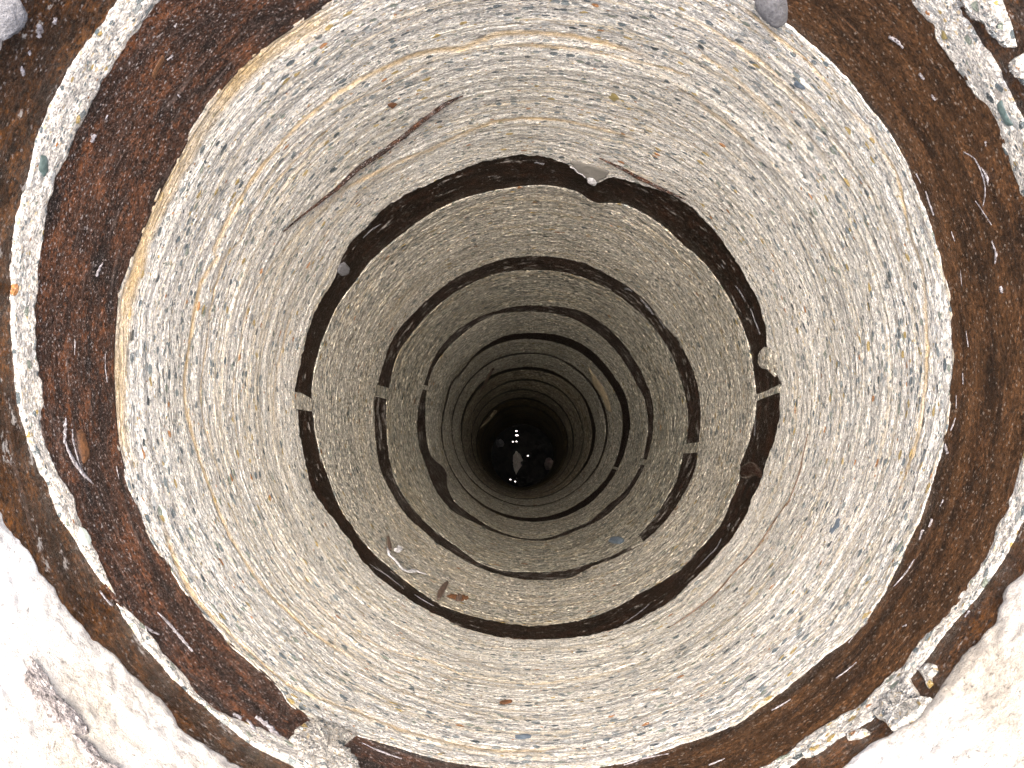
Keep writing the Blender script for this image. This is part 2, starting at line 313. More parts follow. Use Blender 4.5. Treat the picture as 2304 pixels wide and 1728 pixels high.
M_CON_GLOOM = concrete("gloom_shaded_concrete", tint=(.24, .195, .13), pebble_scale=.3, ls=.09, gs=.14, grit=1.0, bumpd=.02)  # darker tint paints the gloom low in the bore
M_CON_PITSHADE = concrete("pit_shade_concrete", tint=(.17, .14, .10), pebble_scale=.3)  # darkest tint paints the unlit pit into the concrete colour
M_CON_SHADED = concrete("depth_shaded_concrete", tint=(.42, .39, .32), pebble_scale=.4, ls=.16, gs=.2, grit=1.0, bumpd=.012)  # tint darkened to paint the fading light down the bore
M_COLLAR = plain_c("sunlit_collar_concrete")
M_ROUGH = concrete("rough_concrete", strata=False, pebble_scale=1.0, bumpd=.003, tint=(.90, .88, .84))
M_RUST_TOP = rust("rusty_steel_upper", dark=(.013, .009, .008), mid=(.066, .030, .017), orange=(.165, .058, .020), light=(.27, .22, .19), amount=.75, speck=.75, streak=45, side=True)
M_RUST_WET = rust("rusty_steel_wet", dark=(.016, .008, .004), mid=(.052, .022, .008), orange=(.19, .07, .012), amount=.6, speck=.5, streak=70, rough=(.22, .5), smear=.06)
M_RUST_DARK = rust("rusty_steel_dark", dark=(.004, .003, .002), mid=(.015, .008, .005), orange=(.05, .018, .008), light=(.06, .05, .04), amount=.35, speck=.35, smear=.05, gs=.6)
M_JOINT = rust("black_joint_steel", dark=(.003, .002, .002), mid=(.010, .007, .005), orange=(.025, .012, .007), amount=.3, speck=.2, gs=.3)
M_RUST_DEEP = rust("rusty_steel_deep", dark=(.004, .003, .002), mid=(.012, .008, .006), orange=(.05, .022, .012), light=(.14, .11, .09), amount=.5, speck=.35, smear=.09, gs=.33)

# ------------------------------------------------------------------ edges of rings and bands
TOPEX = [(-12, .47), (0, .462), (20, .462), (45, .462), (70, .465), (90, .47), (110, .475)]
ZO = curve('Z_out', extra=TOPEX)
ZI = curve('Z_in', extra=[(60, .575), (90, .575), (120, .58)])
AO = curve('A_out'); AI = curve('A_in')
BO = curve('B_out'); BI = curve('B_in'); CO = curve('C_out', smooth=9); CI = curve('C_in', smooth=9)
DO = curve('D_out', smooth=14); DI = curve('D_in', smooth=14); EO = curve('E_out', smooth=20); EI0 = curve('E_in', smooth=20)
FO = curve('F_out'); GO = curve('G_out')
EI = lambda t: np.maximum(EI0(t), EO(t) + .02)
def const(z0, amp, seed):
    return lambda t: z0 + amp * vn(np.asarray(t, float), np.full(np.shape(t), .3), 7, 1, seed)
def off(f, d, amp=0, seed=0):
    return lambda t: f(t) + d + (amp * vn(np.asarray(t, float), np.full(np.shape(t), .3), 9, 1, seed) if amp else 0)
FO2 = lambda t: .45 * np.clip(FO(t), 3.7, 4.05) + .55 * 3.86
GO2 = lambda t: .45 * np.clip(GO(t), 4.25, 4.7) + .55 * 4.47

# ochre laitance lines drilled through the first ring (traced, arcs fade at their ends)
LINES = [
 (P(1504,0,[(380,0),(560,130),(700,260),(860,390),(1000,540),(1100,660),(1230,800),(1400,1050),(1450,1250),(1500,1450)]) + P(1504,564,[(1570,100),(1600,400),(1600,700),(1580,1000),(1520,1250),(1420,1500)]), .0022, .75),
 (P(0,0,[(2150,40),(1900,190),(1700,310),(1500,480),(1320,720),(1150,1000),(1000,1290),(900,1500)])+P(0,564,[(870,100),(805,300),(765,550),(748,800),(750,1000),(785,1200),(860,1400)]), .0100, .95),
 (P(0,1128,[(1000,100),(1200,560),(1400,780),(1600,960),(1800,1130),(2000,1230),(2212,1300)])+P(752,1128,[(200,1330),(450,1430),(700,1500),(950,1545),(1200,1550),(1500,1520)]), .0030, .8),
 (P(752,0,[(0,600),(250,450),(500,340),(650,310),(800,300),(950,240),(1050,210),(1200,210),(1450,230),(1700,280),(2000,380)])+P(0,0,[(2030,640),(1850,780),(1700,950),(1560,1130),(1440,1330),(1350,1600)])+P(0,564,[(1330,0),(1250,200),(1200,480),(1150,780),(1150,950),(1220,1200),(1320,1500)])+P(0,1128,[(1430,200),(1560,420),(1700,600),(1900,780),(2212,980)]), .0036, .8),
 (P(752,0,[(0,700),(300,550),(550,430),(720,430)])+P(0,0,[(2100,760),(1900,950),(1750,1100),(1600,1300),(1500,1500)])+P(0,564,[(1390,60),(1330,300),(1290,600),(1250,850),(1250,960),(1310,1200),(1400,1450)]), .0020, .6),
 (P(752,0,[(0,1230),(300,1050),(600,930),(800,830),(1000,760),(1200,740),(1400,750),(1650,800),(1900,880)]), .0040, .65),
 (P(752,0,[(1000,290),(1200,285),(1500,310),(1800,370),(2212,480)])+P(1504,0,[(200,350),(400,480),(560,620),(700,750),(850,900)]), .0030, .6),
 (P(1504,0,[(0,60),(200,140),(400,260),(600,400),(800,600),(950,750),(1060,900)]), .0022, .6),
 (P(1504,0,[(0,500),(250,680),(450,830),(600,980)]), .0035, .55),
 (P(752,1128,[(0,720),(250,880),(600,990),(850,1090),(1200,1130),(1500,1110),(1900,1000)]), .0022, .5),
 (P(0,564,[(1560,300),(1500,600),(1450,850),(1460,1050),(1530,1350)])+P(0,0,[(2180,1150),(2000,1330)]), .0020, .5),
 (P(0,564,[(1850,300),(1760,600),(1700,900),(1720,1150)]), .0028, .45),
 (P(0,1128,[(1600,0),(1800,400),(2100,750)])+P(752,1128,[(0,990),(300,1150),(700,1240),(1200,1290)]), .0018, .45),
]
LPRE = []
for pts, w, a in LINES:
    th, z = wall(pts); th = np.unwrap(th[np.argsort(np.arctan2(np.sin(th), np.cos(th)))]) if False else th
    c0 = np.angle(np.exp(1j * th).mean()); d = np.angle(np.exp(1j * (th - c0))); o = np.argsort(d)
    LPRE.append((c0, d[o], z[o], w, a))

def ochre_field(TH, Z):
    out = np.zeros_like(Z); th0 = TH[0]
    for k, (c0, d, z, w, a) in enumerate(LPRE):
        dd = np.angle(np.exp(1j * (th0 - c0)))
        zl = np.interp(dd, d, z) + .0016 * vn(th0, th0 * 0 + k, 60, 1, 60 + k)
        fade = np.clip((dd - d[0]) / .10, 0, 1) * np.clip((d[-1] - dd) / .10, 0, 1)
        fade *= .72 + .28 * vn(th0, th0 * 0 + k * 2.3, 45, 1, 90 + k)
        ww = w * 1.35 * (1 + .35 * vn(th0, th0 * 0 + k * 1.3, 26, 1, 30 + k))
        out = np.maximum(out, min(1, a * 1.25) * fade[None] * np.exp(-(np.abs(Z - zl[None]) / ww[None]) ** 3))
    return out

def ring(name, zt, zb, material, nth, nz, thick=.07, rad=R, amp=1.0, seed=1, chip=.0005, ragged=.0022, ochre=False,
         flare=0.0, rb=1.0):
    """a ring of the bore wall as one closed solid: drilled inner face, top and bottom faces, hidden back"""
    th = np.linspace(0, 2 * np.pi, nth, endpoint=False)
    t0 = zt(th); t1 = zb(th)
    t0 = t0 + ragged * (vn(th, th * 0 + .5, 90, 1, seed + 5) * .3 + vn(th, th * 0 + .2, 260, 1, seed + 6) * .35 + vn(th, th * 0 + .2, 600, 1, seed + 9) * .35)
    t1 = t1 + ragged * rb * (vn(th, th * 0 + .5, 90, 1, seed + 7) * .3 + vn(th, th * 0 + .2, 260, 1, seed + 8) * .35 + vn(th, th * 0 + .2, 600, 1, seed + 10) * .35 + (rb - 1) * .5 * vn(th, th * 0 + .7, 150, 1, seed + 13))
    t1 = np.maximum(t1, t0 + .003)
    v = np.linspace(0, 1, nz) ; Z = t0[None] + (t1 - t0)[None] * v[:, None]; TH = np.broadcast_to(th, Z.shape)
    # warp the strata so that they kink with the traced edges
    kink = .006 * vn(TH, Z, 9, .35, seed + 11) + .0028 * vn(TH, Z, 26, .12, seed + 12) + .0012 * vn(TH, Z, 90, .05, seed + 17)
    e = (t0 - t0.mean())[None] * np.exp(-(Z - t0[None]) / .10) + (t1 - t1.mean())[None] * np.exp((Z - t1[None]) / .10)
    strata = Z + kink - e
    # relief: terraces, drill ridges and gravel
    h = .9 * vn(TH, strata, 5, .045, seed + 21) + .42 * vn(TH, strata, 12, .013, seed + 22) + .40 * vn(TH, strata, 30, .0045, seed + 23)
    h += .55 * vn(TH, Z, 190, .009, seed + 24) + .40 * vn(TH, Z, 420, .0045, seed + 25)
    h *= .001 * amp
    et = (Z - t0[None]); eb = (t1[None] - Z)
    cw = .004 * (1.0 + .6 * vn(TH, Z * 0, 120, 1, seed + 31))
    h += chip * (1 + vn(TH, Z * 0 + .4, 150, 1, seed + 32)) * (np.exp(-et / cw) + np.exp(-eb / cw))
    oc = np.zeros_like(Z)
    if ochre:
        oc = ochre_field(TH, Z); h += .0009 * oc
    h += flare * eb ** 2 / (eb + .06)
    r = rad + h
    def pack(rr, zz, rad_th=th):
        bx, by = bend(zz); return np.stack([bx + rr * np.cos(rad_th), by + rr * np.sin(rad_th), -zz], -1)
    rows = []; A_s = []; A_o = []
    nt = 5
    for i in range(nt):      # top face, from the back to the lip
        f = (i / nt) ** .6; rr = (rad + thick) * (1 - f) + (r[0]) * f
        zz = t0 + (1 - f) * .0015 * vn(th, th * 0 + i, 200, 1, seed + 41 + i)
        rows.append(pack(rr, zz)); A_s.append(t0 + (1 - f) * .02); A_o.append(oc[0])
    for i in range(nz): rows.append(pack(r[i], Z[i])); A_s.append(strata[i]); A_o.append(oc[i])
    for i in range(3):
        f = (i + 1) / 3; rr = r[-1] * (1 - f) + (rad + thick) * f
        rows.append(pack(rr, t1)); A_s.append(t1 + f * .02); A_o.append(oc[-1])
    co = np.stack(rows)
    return grid_mesh(name, co, material, True, {"strata": np.stack(A_s), "ochre": np.stack(A_o)})

def band(name, zt, zb, material, nth, nz, recess, seed, amp=.00026):
    th = np.linspace(0, 2 * np.pi, nth, endpoint=False)
    t0 = zt(th) - .004; t1 = zb(th) + .004; v = np.linspace(0, 1, nz)
    Z = t0[None] + (t1 - t0)[None] * v[:, None]; TH = np.broadcast_to(th, Z.shape)
    r = R + recess + amp * (1.3 * vn(TH, Z, 14, .03, seed) + .6 * vn(TH, Z, 60, .006, seed + 1) + .6 * vn(TH, Z, 260, .006, seed + 2))
    def pack(rr, zz):
        bx, by = bend(zz); return np.stack([bx + rr * np.cos(th), by + rr * np.sin(th), -zz], -1)
    back = R + .055
    rows = [pack(th * 0 + back, t0)] + [pack(r[i], Z[i]) for i in range(nz)] + [pack(th * 0 + back, t1)]
    return grid_mesh(name, np.stack(rows), material)

G1, G2 = "concrete rings lining the bore", "rusty steel bands between the concrete rings"
CAT1, CAT2 = "concrete ring", "steel band"
def cring(z0, z1, label, **k): return tag(ring("concrete_ring", z0, z1, **k), label, CAT1, G1)
def sband(z0, z1, label, **k): return tag(band("steel_band", z0, z1, **k), label, CAT2, G2)

TOPZ = lambda t: np.full(np.shape(t), -GROUND_Z - .012)
collar = cring(lambda t: np.full(np.shape(t), .148), ZO, "bright rough concrete collar at the mouth, outermost and nearest the camera", material=M_COLLAR, nth=1400, nz=170, thick=.34, flare=.42, amp=1.8, seed=100, chip=.002)
b0 = sband(ZO, ZI, "outermost rusty brown band, cut off by the photo's corners", material=M_RUST_WET, nth=900, nz=40, recess=.0026, seed=200)
r0 = cring(ZI, AO, "thin gravelly strip of concrete between the two widest brown bands", material=M_ROUGH, nth=1400, nz=30, amp=1.0, seed=300, chip=.0010, ragged=.0024)
b1 = sband(AO, AI, "widest brown band fully round the view, streaked with rust and white scratches", material=M_RUST_TOP, nth=1200, nz=70, recess=.0012, seed=400)
r1 = cring(AI, BO, "widest pale concrete ring with ochre lines and a long rusty rod", material=M_CON, nth=1700, nz=400, seed=500, ochre=True, rb=1.9)
b2 = sband(BO, BI, "dark band below the widest pale ring, notched at its top by a grey patch", material=M_RUST_DARK, nth=1000, nz=50, recess=.0010, seed=600)
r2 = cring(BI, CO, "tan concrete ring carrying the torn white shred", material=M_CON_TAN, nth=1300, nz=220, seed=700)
b3 = sband(CO, CI, "second dark band inward from the grey patch, broken by a spacer at right", material=M_RUST_DEEP, nth=800, nz=40, recess=.0010, seed=800)
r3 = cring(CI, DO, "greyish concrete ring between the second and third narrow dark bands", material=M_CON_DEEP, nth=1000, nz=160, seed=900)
b4 = sband(DO, DI, "third narrow dark band, widening into a notch at its lower left", material=M_RUST_DEEP, nth=700, nz=30, recess=.0010, seed=1000)
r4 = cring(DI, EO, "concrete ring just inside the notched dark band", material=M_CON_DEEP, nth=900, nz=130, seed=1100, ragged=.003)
b5 = sband(EO, EI, "dark band thick at right and hairline thin at left", material=M_JOINT, nth=600, nz=30, recess=.0010, seed=1200)
deep_labels = ["dim concrete ring with the yellowish splinter stuck on it",
               "dim concrete ring just below the one with the splinter",
               "dark concrete ring third below the splinter, behind the dark stick",
               "dark concrete ring beside the top of the pale stick",
               "nearly black concrete ring around the lower end of the pale stick",
               "nearly black shade-tinted concrete ring above the lowest joints",
               "black concrete ring two rings above the water",
               "black concrete ring next above the one at the water",
               "black glinting concrete ring standing in the water at the bottom"]
gap_labels = ["thin dark joint band just below the ring with the splinter", "dark joint band, second below the splinter, thicker at right",
              "faint dark joint band crossed by the dark stick", "faint dark joint band level with the pale stick",
              "faint joint band below the pale stick", "barely visible joint band in the black part of the bore",
              "joint band two above the water", "lowest joint band, just above the water"]
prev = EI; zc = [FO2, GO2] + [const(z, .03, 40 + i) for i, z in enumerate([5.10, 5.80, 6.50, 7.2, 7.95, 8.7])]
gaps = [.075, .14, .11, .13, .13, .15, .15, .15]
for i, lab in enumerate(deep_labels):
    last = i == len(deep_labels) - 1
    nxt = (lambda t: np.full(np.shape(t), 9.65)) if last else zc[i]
    cring(prev, nxt, lab, material=(M_CON_DEEP if i < 2 else M_CON_SHADED if i < 5 else M_CON_GLOOM if i < 6 else M_CON_PITSHADE), nth=700 - 40 * i, nz=max(30, 110 - 12 * i), seed=1300 + 37 * i, amp=1.2 + .3 * i, ragged=.006, chip=.0006, thick=.09)  # stepwise darker tints paint the light falloff with depth
    if not last:
        g1 = zc[i]; g2 = off(g1, gaps[i], gaps[i] * .4, 70 + i)
        sband(g1, g2, gap_labels[i], material=M_JOINT, nth=300, nz=10, recess=.0010, seed=1700 + i)
        prev = g2

# ------------------------------------------------------------------ things set on / into the wall
def wpoint(th, z, r):
    bx, by = bend(z); return np.array([bx + r * math.cos(th), by + r * math.sin(th), -z])

def flush_block(name, pts, material, proud=.0008, depth=.03, rough=.0006, seed=0, n=10, parent=None):
    """a block with a curved inner face following the bore; outline given on the wall"""
    th, z = wall(pts); c0 = np.angle(np.exp(1j * th).mean()); d = np.angle(np.exp(1j * (th - c0)))
    m = len(pts); P2 = []
    rg = np.random.default_rng(seed)
    for i in range(m):
        for k in range(n):
            f = k / n; P2.append((d[i] * (1 - f) + d[(i + 1) % m] * f, z[i] * (1 - f) + z[(i + 1) % m] * f))
    P2 = np.array(P2); cen = P2.mean(0); nn = len(P2)
    jit = 1 + .035 * np.interp(np.arange(nn), np.arange(0, nn + 4, 3), rg.uniform(-1, 1, len(np.arange(0, nn + 4, 3))))
    P2 = cen + (P2 - cen) * jit[:, None]
    rows = []
    for s, rr in ((1, R + depth), (1, R - proud + .0012), (.96, R - proud), (.75, R - proud), (.5, R - proud), (.25, R - proud), (.02, R - proud)):
        q2 = cen + (P2 - cen) * s
        nz_ = rough * rg.uniform(-1, 1, nn) if s > .03 else np.zeros(nn)
        rows.append([wpoint(c0 + a, b, rr + e) for (a, b), e in zip(q2, nz_)])
    co = np.array(rows)
    at = {"strata": -co[..., 2], "ochre": np.zeros(co.shape[:2])}
    return grid_mesh(name, co, material, False, at, parent=parent)

def lump(name, pts, material, height, seed=0, rough=.25, n=5, parent=None, base_r=R, sink=.004, levels=8, pw=.5):
    """a domed chip, stone or crust that sits on the wall; outline given on the wall"""
    if callable(base_r):
        rr_ = np.full(len(pts), R)
        for _ in range(12): th, z = wall(pts, rr_); rr_ = .5 * rr_ + .5 * base_r(th, z)
    else: th, z = wall(pts, base_r)
    BR = (lambda a, b: float(base_r(c0 + a, b))) if callable(base_r) else (lambda a, b: base_r)
    c0 = np.angle(np.exp(1j * th).mean()); d = np.angle(np.exp(1j * (th - c0)))
    m = len(pts); P2 = []; rg = np.random.default_rng(seed)
    for i in range(m):
        for k in range(n):
            f = k / n; P2.append((d[i] * (1 - f) + d[(i + 1) % m] * f, z[i] * (1 - f) + z[(i + 1) % m] * f))
    P2 = np.array(P2); cen = P2.mean(0); nn = len(P2)
    P2 = .5 * P2 + .25 * (np.roll(P2, 1, 0) + np.roll(P2, -1, 0))
    rows = [[wpoint(c0 + a, b, BR(a, b) + sink) for a, b in P2]]
    for i in range(levels):
        s = 1 - i / (levels - 1) * .98; hh = height * (max(0, 1 - s ** 2.4)) ** pw
        q2 = cen + (P2 - cen) * (s * (1 + .05 * rg.uniform(-1, 1, nn)))[:, None] if i else P2
        jn = rg.uniform(-1, 1, nn) * rough * height * (s if i else 0)
        rows.append([wpoint(c0 + a, b, BR(a, b) - hh - e) for (a, b), e in zip(q2, jn)])
    co = np.array(rows); at = {"strata": -co[..., 2], "ochre": np.zeros(co.shape[:2])}
    return grid_mesh(name, co, material, False, at, parent=parent)

def rod(name, pts, radii, material, lift=.0, seed=0, n=14, seg=6, flat=1.0, parent=None, bumpy=.12, base_r=R):
    """a round rod, wire, twig or stick laid along the wall through the given points"""
    th, z = wall(pts, base_r); c0 = np.angle(np.exp(1j * th).mean()); d = np.angle(np.exp(1j * (th - c0)))
    k = np.linspace(0, len(pts) - 1, (len(pts) - 1) * seg + 1); i = np.arange(len(pts))
    dd = np.interp(k, i, d); zz = np.interp(k, i, z); rr = np.interp(k, i, radii)
    for _ in range(2):
        dd[1:-1] = .5 * dd[1:-1] + .25 * (dd[2:] + dd[:-2]); zz[1:-1] = .5 * zz[1:-1] + .25 * (zz[2:] + zz[:-2])
    lf = np.interp(k, i, lift) if not isinstance(lift, (int, float)) else np.full(len(k), lift)
    C = np.array([wpoint(c0 + a, b, base_r - l) for a, b, l in zip(dd, zz, lf)])
    T = np.gradient(C, axis=0); T /= np.linalg.norm(T, axis=1)[:, None]
    rg = np.random.default_rng(seed); rows = []
    for j in range(len(C)):
        nrm = np.array([-math.cos(c0 + dd[j]), -math.sin(c0 + dd[j]), 0]); u = np.cross(T[j], nrm); u /= np.linalg.norm(u)
        w_ = np.cross(u, T[j])
        a = np.linspace(0, 2 * np.pi, n, endpoint=False); rad = rr[j] * (1 + bumpy * rg.uniform(-1, 1, n))
        rows.append(C[j] + np.outer(np.cos(a) * rad, u) + np.outer(np.sin(a) * rad * flat, w_))
    e0 = np.repeat(C[:1], n, 0); e1 = np.repeat(C[-1:], n, 0)
    co = np.array([e0] + rows + [e1]); at = {"strata": -co[..., 2], "ochre": np.zeros(co.shape[:2])}
    return grid_mesh(name, co, material, False, at, parent=parent)

M_STONE = plain("grey_stone", (.08, .08, .083), (.17, .17, .178), .55, 420, .002)
M_STONE_D = plain("blue_grey_pebble", (.05, .07, .09), (.13, .16, .19), .4, 260, .001)
M_BROWN = plain("brown_pebble", (.006, .004, .003), (.028, .014, .010), .25, 200, .001)
M_WHITE = plain("white_shred", (.20, .20, .20), (.62, .62, .64), .25, 150, .0015)
M_SCRAPE = plain("white_scrape", (.035, .022, .016), (.42, .40, .41), .55, 420, .001)
M_ORANGE = plain("orange_rust", (.045, .022, .011), (.14, .06, .022), .7, 220, .001)
M_PATCH = plain("grey_patch", (.12, .115, .10), (.20, .19, .17), .5, 90, .0006)
M_WOOD = plain("pale_wood", (.13, .105, .07), (.32, .26, .17), .6, 180, .0008)
M_TWIG = plain("dark_twig", (.03, .02, .015), (.09, .06, .045), .6, 220, .0006)
M_PALE = plain("pale_stone", (.45, .41, .37), (.75, .70, .65), .35, 60, .004)
M_SCAR = rust("worn_scar", dark=(.15, .13, .12), mid=(.30, .27, .25), orange=(.30, .25, .20), light=(.5, .48, .45), amount=.3, speck=.3)
M_ROD = rust("rusty_rod_steel", dark=(.010, .006, .005), mid=(.038, .017, .010), orange=(.14, .05, .015), light=(.4, .38, .37), amount=.5, speck=.7, streak=40, rough=(.08, .3))
M_WIRE = plain("ochre_wire", (.05, .03, .018), (.15, .09, .05), .5, 260, .0004)

def spacer(pts, label, mat=M_CON_TAN, seed=0, **k):
    return tag(flush_block("concrete_spacer", pts, mat, seed=seed, **k), label, "spacer", "concrete spacers bridging the brown bands")
spacer(P(0,564,[(1818,876),(1880,888),(1952,930),(1950,1000),(1880,990),(1818,982)]), "pale concrete spacer block crossing the dark band at left, nine o'clock", seed=1)
spacer(P(1504,564,[(538,900),(620,868),(704,826),(694,880),(620,905),(541,935)]), "thin pale concrete spacer crossing the dark band at right, three o'clock", seed=2)
spacer(P(752,564,[(240,850),(262,832),(352,858),(330,925),(250,905)]), "small concrete spacer on the second dark band at left", M_CON_DEEP, seed=3)
spacer(P(1504,564,[(88,1205),(192,1190),(186,1255),(80,1262)]), "small concrete spacer on the second dark band at lower right of centre", M_CON_DEEP, seed=4)
spacer(P(752,1128,[(1850,290),(1835,262),(1905,215),(1925,255)]), "narrow concrete spacer pinching the second dark band at lower right", M_CON_DEEP, seed=5)
spacer(P(752,564,[(552,832),(592,845),(586,872),(545,862)]), "tiny concrete spacer on the third dark band at left", M_CON_DEEP, seed=6)
spacer(P(752,564,[(1895,1290),(1945,1300),(1938,1335),(1890,1325)]), "tiny concrete spacer on the third dark band at right", M_CON_DEEP, seed=7)
spacer(P(752,564,[(1728,1340),(1780,1352),(1768,1368),(1720,1352)]), "hairline concrete spacer on the innermost thick dark band at right", M_CON_DEEP, seed=8)
spacer([(712,1614),(688,1628),(668,1640),(651,1661),(668,1700),(700,1745),(790,1790),(815,1752),(800,1706),(774,1676),(803,1651),(760,1632)], "large pale spacer breaking the widest brown band at lower left", M_ROUGH, seed=9, proud=.0012, rough=.0014)
spacer([(2040,1520),(2068,1566),(2098,1572),(2060,1612),(2009,1644),(1990,1620),(1964,1606),(2000,1560)], "rough pale spacer breaking the outermost brown band at lower right", M_ROUGH, seed=10, proud=.0012, rough=.0014)

def thing(o, label, cat, group=None): return tag(o, label, cat, group)
Q1 = lambda pts: P(752, 0, pts)
thing(rod("rusty_rod", P(0,0,[(1760,1440),(1960,1270)]) + Q1([(10,1165),(140,1040),(290,940),(430,835),(570,720),(680,643),(735,612),(800,592)]),
          [.0008, .0014, .0022, .0026, .0027, .0025, .0024, .0022, .0018, .0006], M_ROD, lift=[.0008, .0016, .0024, .0024, .0024, .0024, .0024, .0022, .0018, .0008], seed=3, bumpy=.10, seg=12),
      "long rusty reinforcing rod lying in the widest pale ring, upper left", "rod")
thing(rod("rusty_rod", Q1([(1650,975),(1760,1025),(1900,1100),(2050,1175),(2190,1235)]), [.0006, .0017, .0023, .0021, .0006], M_ROD, lift=.0018, seed=4, bumpy=.1, seg=12),
      "short thin rusty rod right above the dark band at upper right", "rod")
thing(rod("thin_wire", P(1504,564,[(868,1140),(850,1230),(830,1330),(800,1440),(760,1540),(735,1590)]) + P(1504,1128,[(740,10),(640,150),(540,310),(410,440),(280,590),(150,690),(0,790)]),
          [.0004] + [.0009] * 11 + [.0004], M_WIRE, lift=.0004, seed=5, bumpy=.1, n=6),
      "thin brown wire curving down the right side of the widest pale ring", "wire")
thing(rod("dark_stick", P(752,564,[(985,725),(955,770),(930,820),(905,870)]), [.003, .006, .006, .004], M_TWIG, lift=.008, seed=6),
      "dark stick leaning on the dim rings above the pale stick", "stick")
thing(rod("pale_stick", P(752,564,[(985,992),(960,1025),(925,1060),(890,1098)]), [.018, .026, .020, .006], M_WOOD, lift=.02, seed=7, flat=.5),
      "pale grey stick low in the dark bore, left of the water", "stick")
sp = thing(lump("wood_splinter", P(752,564,[(1575,715),(1600,750),(1640,800),(1690,880),(1715,950),(1722,1005),(1705,1000),(1690,940),(1650,880),(1610,820)]), M_WOOD, .010, seed=8),
      "yellowish wood splinter stuck to a dim ring right of centre", "splinter")
thing(lump("grey_stone", P(1504,0,[(545,-60),(640,-90),(720,-40),(738,60),(732,140),(715,158),(660,110),(600,60),(550,10)]), M_STONE, .010, seed=9, rough=.12),
      "rounded grey stone stuck in the widest brown band at the top edge", "stone")
thing(lump("grey_stone", P(0,0,[(-120,-60),(60,-60),(105,0),(95,60),(50,130),(15,175),(-120,260)]), M_STONE, .012, seed=10, rough=.12),
      "grey stone in the top left corner beside the outermost brown band", "stone")
thing(lump("mortar_lump", P(1504,564,[(590,600),(640,600),(675,660),(680,740),(660,790),(625,740),(580,735),(556,700),(560,640)]), M_CON_TAN, .004, seed=11),
      "pale grey mortar lump on the edge of the dark band at right, above the spacer", "mortar lump")
thing(lump("grey_stone", [(762, 596), (776, 590), (788, 604), (784, 616), (770, 622), (758, 612)], M_STONE, .003, seed=31), "small grey stone wedged on the dark band's upper left edge, below the long rod", "stone")
thing(lump("brown_pebble", P(1504,564,[(500,1310),(540,1320),(575,1370),(580,1415),(530,1400),(490,1420),(445,1410),(450,1350)]), M_BROWN, .004, seed=12),
      "shiny dark brown knob sticking out of the dark band at lower right", "pebble")
pt = thing(flush_block("grey_patch", P(1280 - 0, 330, [(-20,0)]) if False else [(1283,362),(1318,366),(1350,377),(1371,385),(1364,398),(1352,404),(1340,410),(1329,412),(1320,400),(1312,392),(1300,385),(1290,375)], M_PATCH, proud=.0015, depth=.02, rough=.0002, seed=13),
      "smooth grey patch in the notch on top of the dark band, one o'clock", "patch")
lump("white_blob", [(1321,397),(1333,397),(1345,407),(1342,414),(1332,412),(1322,406)], M_WHITE, .005, seed=14, parent=pt)
rod("white_rim", [(1283,374),(1292,376),(1300,386),(1311,390),(1317,398)], [.0012] * 5, M_WHITE, lift=.001, seed=15, parent=pt)
sh = thing(rod("torn_shred", [(866,1240),(870,1257),(884,1268),(893,1280),(901,1290),(915,1293),(930,1291),(942,1296),(956,1300)], [.002, .0035, .004, .004, .003, .003, .003, .002, .001], M_WHITE, lift=.006, seed=16, flat=.35, bumpy=.45),
      "torn shiny white shred clinging above the dark band at lower left", "shred")
rod("dark_strand", [(864,1216),(867,1232),(870,1245)], [.002, .003, .002], M_TWIG, lift=.008, parent=sh)
rod("curled_end", [(884,1240),(890,1245),(886,1250),(878,1248)], [.002, .003, .003, .002], M_WHITE, lift=.010, parent=sh, bumpy=.4)
thing(rod("dark_twig", [(1004,1315),(995,1328),(988,1340),(983,1353)], [.002, .004, .004, .002], M_TWIG, lift=.004, seed=17),
      "small dark twig poking up from the dark band, right of the white shred", "twig")
lf = thing(lump("dead_leaf", [(1002,1340),(1016,1339),(1030,1343),(1046,1341),(1056,1347),(1040,1352),(1030,1353),(1016,1348)], M_ORANGE, .0035, seed=18, rough=.5),
      "crumpled orange-brown leaf right of the dark twig", "leaf")
lump("leaf_stain", [(1022,1347),(1034,1346),(1038,1353),(1026,1354)], M_TWIG, .009, seed=19, parent=lf)
thing(lump("blue_grey_pebble", P(752,1128,[(1700,250),(1730,222),(1790,222),(1810,245),(1780,268),(1730,262)]), M_STONE_D, .005, seed=20),
      "blue-grey pebble on the ring inside the second dark band, lower right", "pebble")
